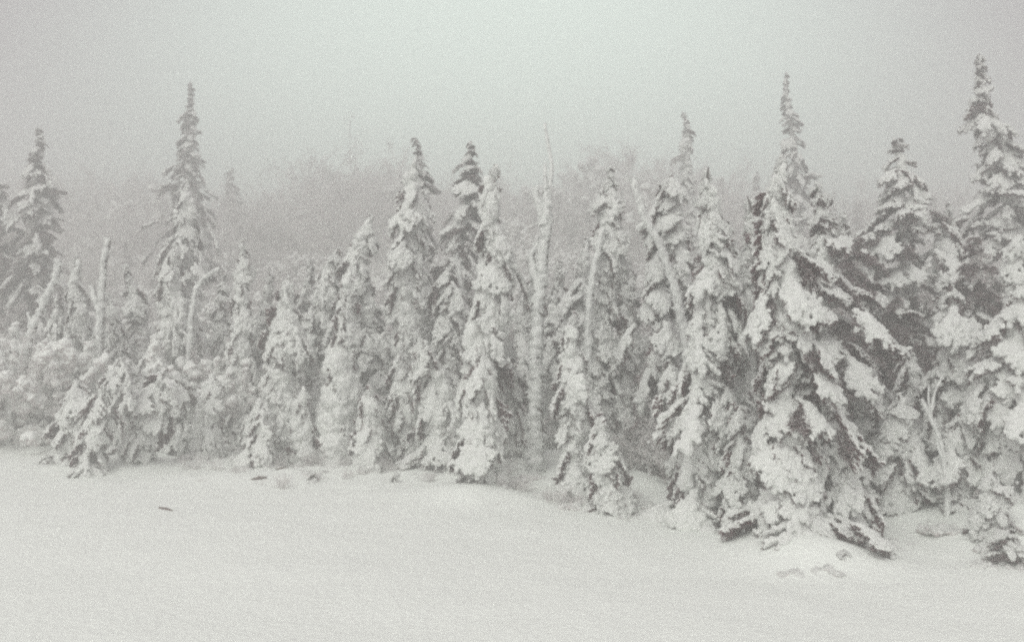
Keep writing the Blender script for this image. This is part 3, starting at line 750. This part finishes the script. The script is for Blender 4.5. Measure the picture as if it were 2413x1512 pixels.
# ---- bare stems
snag('leaning bare trunk at the far left, crusted white with a stub halfway', 27.5,
     [([(42, 960), (55, 860), (80, 770), (112, 700), (135, 660), (140, 610)], 1.0), ([(78, 770), (66, 735)], 0.5), ([(112, 702), (95, 712), (90, 705)], 0.6)], 0.12, seed=2)
snag('pair of thin crusted stems fanning left at the far left edge', 27.0,
     [([(25, 970), (15, 880), (-5, 800)], 1.0), ([(35, 960), (30, 890), (5, 830)], 0.9)], 0.075, seed=3)
snag('upright bare trunk with a broken forked stub near the top left', 27.5,
     [([(232, 900), (238, 800), (240, 720), (245, 640), (250, 600), (258, 560)], 1.0), ([(240, 735), (222, 700), (216, 672)], 0.75), ([(246, 640), (240, 612)], 0.6)], 0.115, seed=4)
snag('thin bare stem bowing over to the right like a hook', 27.0,
     [([(441, 910), (450, 800), (455, 720), (462, 680), (488, 650), (520, 632)], 1.0), ([(452, 800), (430, 780)], 0.4)], 0.085, seed=5)
snag('tall bare trunk in the middle ending in a long dark whip', 21.6,
     [([(1266, 800), (1272, 700), (1283, 600), (1290, 520), (1293, 440)], 1.0), ([(1293, 470), (1302, 400), (1292, 340), (1284, 290)], 0.28),
      ([(1270, 680), (1255, 640), (1250, 600), (1268, 570)], 0.5), ([(1284, 530), (1270, 480), (1262, 440)], 0.55), ([(1290, 470), (1285, 420), (1283, 385)], 0.25)], 0.155, seed=6)
snag('straight crusted trunk below the slim crusted spruce', 21.6,
     [([(1388, 800), (1392, 700), (1402, 610), (1425, 540)], 1.0)], 0.10, seed=7)
snag('bare trunk leaning left across the dark hollows', 20.2,
     [([(1622, 800), (1600, 720), (1580, 640), (1555, 570), (1525, 520), (1505, 465), (1490, 420)], 1.0), ([(1525, 520), (1500, 540)], 0.5)], 0.105, seed=8)
snag('short broken stub poking up before the dark uneven spruce', 26.0,
     [([(1086, 660), (1082, 630), (1074, 600)], 1.0)], 0.10, seed=9)
snag('whippy bare bush with a few frosted stems in the right-hand hollow', 16.6,
     [([(2232, 1110), (2215, 1040), (2195, 990), (2170, 940)], 1.0), ([(2225, 1090), (2208, 1050), (2200, 985)], 0.5), ([(2195, 990), (2200, 930), (2225, 885)], 0.45),
      ([(2190, 980), (2188, 930), (2192, 905)], 0.35), ([(2215, 1050), (2180, 1035)], 0.25)], 0.045, name='bare_bush', cat='bush', seed=10)
snag('thin arching twig bent in a loop out of the snow by the short caked spruce', 18.2,
     [([(1550, 1260), (1546, 1225), (1556, 1196), (1580, 1188), (1600, 1210)], 1.0)], 0.012, name='arching_twig', cat='twig', seed=11, rime=1.0)
snag('tiny dead grass stalk standing alone in the open snow', 14.2, [([(985, 1382), (986, 1352)], 1.0)], 0.008, name='dead_stalk', cat='plant stalk', seed=12, rime=0.8)

# ---- wood lying on the snow
def log(label, x, y, dx, dy, r, lift, name='fallen_stick', cat='stick', seed=0):
    g = float(ground(x, y)); v, f = [], []
    p = [Vector((x + dx * t, y + dy * t, float(ground(x + dx * t, y + dy * t)) + lift)) for t in np.linspace(-0.5, 0.5, 9)]
    tube(v, f, p, [r * (1 - 0.5 * abs(t)) for t in np.linspace(-1, 1, 9)], 8, 0.3, seed, 9)
    o = Vector((x, y, g)); return tag(link(name, mesh_from(name, [q - o for q in v], f, [M_LOG])), label, cat), o
o, c = log('short brown stick half sunk in the open snow at left', X(390, 18.4), 18.4, 0.34, -0.28, 0.035, 0.012); o.location = c
o, c = log('snow-crusted fallen branch with a dark cut end below the sharp cone', X(610, 21.6), 21.6, 0.28, 0.2, 0.05, 0.015, seed=3, name='fallen_branch', cat='branch'); o.location = c
o, c = log('thin dark branch end showing through snow above the crusted one', X(665, 22.8), 22.8, 0.25, 0.2, 0.03, 0.015, seed=4, name='fallen_branch', cat='branch'); o.location = c
tufts = [('bump of a buried spruce top below the sharp cone', 590, 1100, 44, 30, 101), ('row of small snow lumps under the stump-like little white spruce', 690, 1110, 50, 30, 102), ('low snow lump between the short caked spruce and the squat skirt', 1500, 1150, 44, 36, 103), ('snow lump with a dark crease left of the sweeping spruce', 110, 1085, 50, 36, 104), ('snow-smothered low bough between the two front centre spruces', 1270, 1130, 50, 34, 105),
         ('spotted little spruce tip poking from the centre drift', 1235, 1105, 34, 40, 91), ('pair of small frosted tips just below the brightest little spruce', 930, 1125, 36, 30, 93), ('snow-dusted hump of sprigs at the largest spruce\'s foot', 1990, 1320, 60, 70, 96),
         ('buried sprigs right of the fallen branch at left', 740, 1130, 60, 40, 97), ('specked buried tip at the foot of the centre front spruce', 1095, 1170, 30, 30, 99), ('twiggy remnant at the foot of the short caked spruce', 1385, 1180, 26, 30, 100)]
for lab, x, y, w, h, sd in tufts:
    d = 8284 / (y - 756 + 5) * 0.985
    spruce(lab, d, [(x, y - h), (x + 4, y)], [(y - h, w * .3, w * .3), (y, w, w)], ('plume', 'clump', 'fan'), (5, 40), 0.6, 4, snow=1.0, core=0.0, seed=sd, sink=h * d / 2367 * 0.62, name='buried_spruce', minL=0.12, cat='small spruce')

# ---- frosted brush behind and between the trees: nobody could count it
def scatter(nm, lab, meshes, items, mats=None):
    """one object of kind stuff: geometry nodes place the given meshes on points (x, y, size, turn)"""
    src = bpy.data.collections.new(nm + '_source')
    for m in meshes: src.objects.link(bpy.data.objects.new(nm + '_piece', m))
    me = bpy.data.meshes.new(nm)
    me.from_pydata([(x, y, float(ground(x, y)) - 0.1) for x, y, s, t_, k in items], [], [])
    for an, ty, col in (('size', 'FLOAT_VECTOR', [c for it in items for c in it[2]]), ('turn', 'FLOAT', [it[3] for it in items]), ('pick', 'INT', [it[4] for it in items])):
        at_ = me.attributes.new(an, ty, 'POINT'); at_.data.foreach_set('vector' if ty == 'FLOAT_VECTOR' else 'value', col)
    o = tag(link(nm, me), lab, kind='stuff')
    g = bpy.data.node_groups.new(nm, 'GeometryNodeTree')
    g.interface.new_socket('Geometry', in_out='INPUT', socket_type='NodeSocketGeometry'); g.interface.new_socket('Geometry', in_out='OUTPUT', socket_type='NodeSocketGeometry')
    n = g.nodes; l = g.links
    gi = n.new('NodeGroupInput'); go = n.new('NodeGroupOutput'); ci = n.new('GeometryNodeCollectionInfo'); ip = n.new('GeometryNodeInstanceOnPoints')
    ci.inputs['Collection'].default_value = src; ci.inputs['Separate Children'].default_value = True; ci.inputs['Reset Children'].default_value = True
    def attr(name, ty):
        q = n.new('GeometryNodeInputNamedAttribute'); q.data_type = ty; q.inputs['Name'].default_value = name; return q.outputs['Attribute']
    cx = n.new('ShaderNodeCombineXYZ'); l.new(attr('turn', 'FLOAT'), cx.inputs['Z'])
    l.new(gi.outputs[0], ip.inputs['Points']); l.new(ci.outputs[0], ip.inputs['Instance']); ip.inputs['Pick Instance'].default_value = True
    l.new(attr('pick', 'INT'), ip.inputs['Instance Index']); l.new(cx.outputs[0], ip.inputs['Rotation']); l.new(attr('size', 'FLOAT_VECTOR'), ip.inputs['Scale'])
    l.new(ip.outputs[0], go.inputs[0])
    md = o.modifiers.new('scatter', 'NODES'); md.node_group = g
    return o
SH = []
for i in range(8):
    v, f = shrub_mesh(300 + i, 12, 1.0, 0.75, 4, 2, 0.009, (0.2, 0.5, 0.9)[i % 3]); sc_ = v[:, 2].max(); v = v / sc_
    rg = random.Random(i); mi = []; v = v.tolist(); f = list(f)
    for j in range(len(f)):
        if j % 16 == 0: cur = 0 if rg.random() < 0.6 else 1
        mi.append(cur)
    nv = len(v)
    for j in range(6500):
        q = rg.randrange(nv); c0 = Vector(v[q])
        d0 = Vector((rg.gauss(0, 1), rg.gauss(0, 1), rg.gauss(0.7, 0.8))).normalized() * rg.uniform(0.012, 0.045); s0 = Vector((rg.gauss(0, 1), rg.gauss(0, 1), rg.gauss(0, 1))).normalized() * 0.0045
        c0 = c0 + Vector((rg.gauss(0, .02), rg.gauss(0, .02), rg.gauss(0, .02))); k0 = len(v)
        v += [tuple(c0 - s0), tuple(c0 + s0), tuple(c0 + d0)]; f.append((k0, k0 + 1, k0 + 2)); mi.append(rg.choice((0, 0, 1, 2, 2)))
    SH.append(mesh_from('shrub', v, f, [M_RIME, M_RIMEN, M_RIME_PALE], mi, smooth=False))
for i in range(6):      # fuzzy rimed saplings
    rg = random.Random(60 + i); v, f, mi = [], [], []; z = 0.97; ph = 0; w = rg.uniform(0.16, 0.30); mats_ = [M_RIME, M_RIMEN, M_RIME_PALE, M_NEEDLE]
    while z > 0.05:
        rad = (w * (1 - z) ** 0.7 + 0.02) * (1 + 0.8 * noise.noise(Vector((i * 7.7, 0, z * 7))))
        for k in range(5):
            ph += GOLD + rg.uniform(-.4, .4); L_ = rad * rg.uniform(0.5, 1.3); dr = L_ * rg.uniform(0.1, 1.0)
            tw = [([Vector((math.cos(ph) * L_ * q, math.sin(ph) * L_ * q, z - dr * q * q)) for q in (0, .3, .6, .85, 1)], 0.02, 0.01)]
            a_, b_ = spikes(tw, rg, 0.012, 0.035, 0.006, 0.0, 0.0); kk = len(v); v += a_; f += [tuple(q + kk for q in t_) for t_ in b_]
            m_ = rg.choice((0, 1, 2, 2, 0, 3)); mi += [m_ if rg.random() < 0.7 else 1 for _ in b_]
        z -= 0.016 + rad * 0.13
    SH.append(mesh_from('sapling', v, f, mats_, mi, smooth=False))
for i in range(4):      # small snow-caked saplings
    rg = random.Random(80 + i); balls = []; z = 0.97; ph = 0; w = rg.uniform(0.16, 0.26)
    while z > 0.04:
        rad = (w * (1 - z) ** 0.8 + 0.02) * (1 + 0.9 * noise.noise(Vector((i * 5.3, 3, z * 6))))
        balls.append((0, 0, z, 0.03, 0.03, 0.03))
        for k in range(4):
            ph += GOLD + rg.uniform(-.4, .4); L_ = rad * rg.uniform(0.4, 1.2)
            for q in (0.35, 0.7, 1.0):
                b_ = 0.016 + 0.022 * (1 - q) + 0.1 * rad
                balls.append((math.cos(ph) * L_ * q, math.sin(ph) * L_ * q, z - L_ * 0.9 * q * q, b_ * rg.uniform(.7, 1.2), b_ * rg.uniform(.7, 1.2), b_ * rg.uniform(.6, 1.1)))
        z -= 0.03 + rad * 0.10
    co, fa = blob(balls, 0.011, 0.022, i * 3.3, 14.0, 42.0)
    tp_, bt_ = split_blob(co * 4, fa, -0.35, i)
    SH.append(mesh_from('snow_sapling', co.tolist(), tp_ + bt_, [M_SNOW, M_RIMEN], [0] * len(tp_) + [1] * len(bt_)))
for i in range(4):      # rounded snow-laden bushes
    rg = random.Random(180 + i); balls = []
    for k in range(34):
        a_ = rg.uniform(0, 6.283); e_ = rg.uniform(0.1, 1.0); rr_ = 0.52 * math.sqrt(1 - (e_ - 0.3) ** 2 / 0.6) * rg.uniform(0.4, 1.0) if abs(e_ - 0.3) < 0.75 else 0.1
        tip = Vector((math.cos(a_) * rr_, math.sin(a_) * rr_, e_ * 0.95)); st = Vector((tip.x * 0.25, tip.y * 0.25, tip.z * 0.35))
        for q in (0.2, 0.4, 0.55, 0.7, 0.8, 0.9, 1.0):
            p_ = st.lerp(tip, q) + Vector((rg.gauss(0, .015), rg.gauss(0, .015), -0.10 * q * q)); b_ = rg.uniform(0.016, 0.034) * (1.5 if q > 0.6 else 1)
            balls.append((p_.x, p_.y, p_.z, b_ * 1.2, b_ * 1.2, b_))
    co, fa = blob(balls, 0.013, 0.016, i * 3.3, 14.0, 42.0); tp_, bt_ = split_blob(co * 4, fa, -0.25, i)
    SH.append(mesh_from('snow_bush', co.tolist(), tp_ + bt_, [M_SNOW, M_RIMEN], [0] * len(tp_) + [1] * len(bt_)))
rng = random.Random(42); items = []
PICK = lambda near: rng.randrange(8) if rng.random() < (0.5 if near else 0.9) else (8 + rng.randrange(6) if rng.random() < 0.5 else 14 + rng.randrange(4))
def add_shrub(px, d, s, hh=1.0):
    k = PICK(d < 36)
    if rng.random() < (0.6 if d > 33 else 0.25): k = 18 + rng.randrange(4)
    if d < 25: k = rng.randrange(14)
    if 13 < k < 18 and (Z(560, d) - float(ground(X(px, d), d))) < s: k = rng.randrange(14)
    items.append((X(px, d), d, (s, s, s * hh), rng.uniform(0, 6), k))
for i in range(760):
    d = 26 + 46 * rng.random(); px = rng.uniform(-80, 2500)
    top_d = 475 + 90 * noise.noise(Vector((px * 0.004, 0, 0))) + rng.uniform(0, 160)
    x = X(px, d); h = (Z(top_d, d) - float(ground(x, d))) * rng.uniform(0.55, 1.0)
    add_shrub(px, d, min(max(1.4, h), rng.uniform(2.0, 3.6)), 1.0)
for i in range(10): items.append((X(rng.uniform(1660, 1840), 29), rng.uniform(27, 31), (5.0, 5.0, 5.2), rng.uniform(0, 6), rng.randrange(8)))
for i in range(210):
    px = rng.uniform(-40, 1750); lo = 29.0 if px < 520 else (26.5 if px < 1180 else 24.8)
    add_shrub(px, rng.uniform(lo, 32), rng.uniform(1.0, 3.4))
for i in range(70):
    px = rng.uniform(-20, 1600); d = rng.uniform(28.8 if px < 520 else 26.5, 31.5); items.append((X(px, d), d, (rng.uniform(1.6, 3.0),) * 2 + (rng.uniform(1.4, 3.4),), rng.uniform(0, 6), 14 + rng.randrange(4)))
for i in range(26): add_shrub(rng.uniform(1500, 2400), rng.uniform(19, 24), rng.uniform(0.9, 2.6))
scatter('frosted_brush', 'grey frosted leafless brush filling the ground between and behind the trees', SH, items)

HM = []
for i in range(5):
    rg = random.Random(500 + i); balls = []
    for j in range(26):
        a_ = rg.uniform(0, 6.283); q = rg.uniform(0, 0.8) ** 0.8; rr_ = rg.uniform(0.10, 0.24)
        balls.append((math.cos(a_) * q, math.sin(a_) * q * 0.6, 0.16 - 0.18 * q + rg.uniform(-.08, .14), rr_, rr_, rr_ * 0.8))
    co, fa = blob(balls, 0.05, 0.07, i * 2.2, 4.0, 12.0); tp_, bt_ = split_blob(co, fa, 0.0, i)
    co = co.tolist(); mi = [0] * len(tp_) + [1] * len(bt_); fa = tp_ + bt_
    for j in range(260):
        c0 = Vector(co[rg.randrange(len(co))]); d0 = Vector((rg.gauss(0, 1), rg.gauss(0, 1), abs(rg.gauss(0, .7)))).normalized() * rg.uniform(.06, .2); s0 = Vector((rg.gauss(0, 1), rg.gauss(0, 1), 0)).normalized() * .02
        k0 = len(co); co += [tuple(c0 - s0), tuple(c0 + s0), tuple(c0 + d0)]; fa.append((k0, k0 + 1, k0 + 2)); mi.append(rg.choice((0, 2, 2)))
    HM.append(mesh_from('hummock', co, fa, [M_SNOW, M_RIMEN, M_RIME], mi))
items = []
for i in range(190):
    px = rng.uniform(420, 1560) if rng.random() < 0.75 else rng.uniform(1750, 2380)
    dd = float(np.interp(px, [0, 400, 1000, 1150, 1450, 1750, 1900, 2100, 2400], [26, 23.5, 23.3, 21, 19.3, 17.5, 15.6, 16.2, 15.4]))
    d = dd + rng.gauss(-0.2, 0.8); sz = rng.uniform(0.18, 0.55); pk = rng.randrange(9 if px < 1500 else 5)
    items.append((X(px, d), d, (sz, sz, sz * (0.8 if pk < 5 else 0.9)), rng.uniform(0, 6), pk))
scatter('buried_undergrowth', 'frosted tips and sprigs of undergrowth showing through the snow along the thicket', HM + SH[:4], items)

# ---- middle-distance spruces (shared low-detail crowns)
def far_crown(seed, w=0.16, snowy=0.55):
    rng = random.Random(seed); v, f, mi = [], [], []
    z = 0.98; ph = 0; sdn = rng.uniform(0, 99)
    while z > 0.08:
        rad = (w * (1 - z) ** 0.75 + 0.012) * (1 + 0.9 * noise.noise(Vector((sdn, 0, z * 9))))
        for k in range(5):
            if rng.random() < 0.2: continue
            ph += GOLD + rng.uniform(-.3, .3); L_ = rad * rng.uniform(0.7, 1.25); dr = L_ * rng.uniform(0.35, 0.9)
            c, s = math.cos(ph), math.sin(ph)
            # an elongated faceted lump with ragged rim
            b = len(v); n = 6
            for j, t_ in enumerate((0.1, 0.45, 0.8, 1.0)):
                cx = L_ * t_; cz = z - dr * t_ ** 1.6; ww = (0.35 * L_ + 0.006) * math.sin(0.5 + t_ * 2.4)
                for q in range(n):
                    a = q / n * 6.283; yy = math.cos(a) * ww * rng.uniform(.7, 1.3); zz = math.sin(a) * ww * 0.5 * rng.uniform(.7, 1.3)
                    v.append((cx * c - yy * s, cx * s + yy * c, cz + zz))
            for j in range(3):
                for q in range(n):
                    a0 = b + j * n + q; a1 = b + j * n + (q + 1) % n; f.append((a0, a1, a1 + n, a0 + n))
                    up = 0 < q < 3 or q == 0
                    mi.append(1 if (up and rng.random() < snowy * 1.5) else 0)
        z -= 0.018 + rad * 0.22
    return mesh_from('crown', v, f, [M_NEEDLE, M_SNOW], mi)
def far_trunk():
    v, f = [], []; tube(v, f, [Vector((0, 0, -0.02)), Vector((0, 0, 0.5)), Vector((0, 0, 1))], [0.013, 0.008, 0.002], 6)
    return mesh_from('trunk', v, f, [M_BARK])
FC = [far_crown(700 + i, (0.10, 0.13, 0.16, 0.19)[i % 4], (0.4, 0.6, 0.7)[i % 3]) for i in range(8)]; FT = far_trunk()
mids = [(735, 400, 50, 'faint fog-bound spruce farthest left of the faded clump'),
        (845, 350, 54, 'tallest tree of the faded clump left of the centre'), (925, 395, 50, 'short faded spruce ending the faded clump'), (1350, 415, 48, 'pale spruce right of the tall bare trunk'), (1520, 400, 46, 'pale spruce behind the leaning bare trunk tip'),
        (1960, 420, 36, 'hazy spruce right of the tall gappy leader'), (2020, 450, 34, 'hazy spruce left of the layered shelves'), (2200, 430, 34, 'hazy spruce between the layered shelves and the tallest tree'),
        (320, 500, 44, 'dim spruce between the dark left one and the tall hazy spire'), (375, 520, 40, 'dim narrow spruce hugging the tall hazy spire'), (1700, 395, 38, 'dim spruce in the brush behind the pointed spruce'), (1780, 380, 36, 'dim spruce in the brush left of the tall gappy leader'),
        ]
rng = random.Random(8)
for i, (px, py, d, lab) in enumerate(mids):
    d = min(d * 2.0, 100); py += 22
    x = X(px, d); g = float(ground(x, d)); h = Z(py, d) - g
    o = tag(link('distant_spruce', None), lab, 'spruce tree', 'fog-faded spruces behind the thicket'); o.location = (x, d, g)
    o.rotation_euler = (0, R(rng.gauss(0, 1.5)), rng.uniform(0, 6)); o.scale = (h * 0.85, h * 0.85, h)
    link('trunk', FT, o); link('crown', FC[i % 8] if i % 2 else SH[8 + i % 6], o)
# the far wood: one mass
items = []
for i in range(420):
    d = rng.uniform(60, 115); px = rng.uniform(-400, 2800); h = rng.uniform(2.2, 4.6) * (1.0 + 0.8 * rng.random() ** 2 + (0.5 if 560 < px < 940 else (0.15 if 1300 < px < 1900 else 0)))
    items.append((X(px, d), d, (h, h, h), rng.uniform(0, 6), rng.randrange(11)))
scatter('distant_wood', 'far wood of snowy spruces dissolving into the fog', SH[:8] + SH[18:21], items)
bpy.data.scenes.remove(WORK)
print('boughs', NB[0], 'objects', len(S.objects), 'tris', sum(len(m.polygons) * 2 for m in bpy.data.meshes))
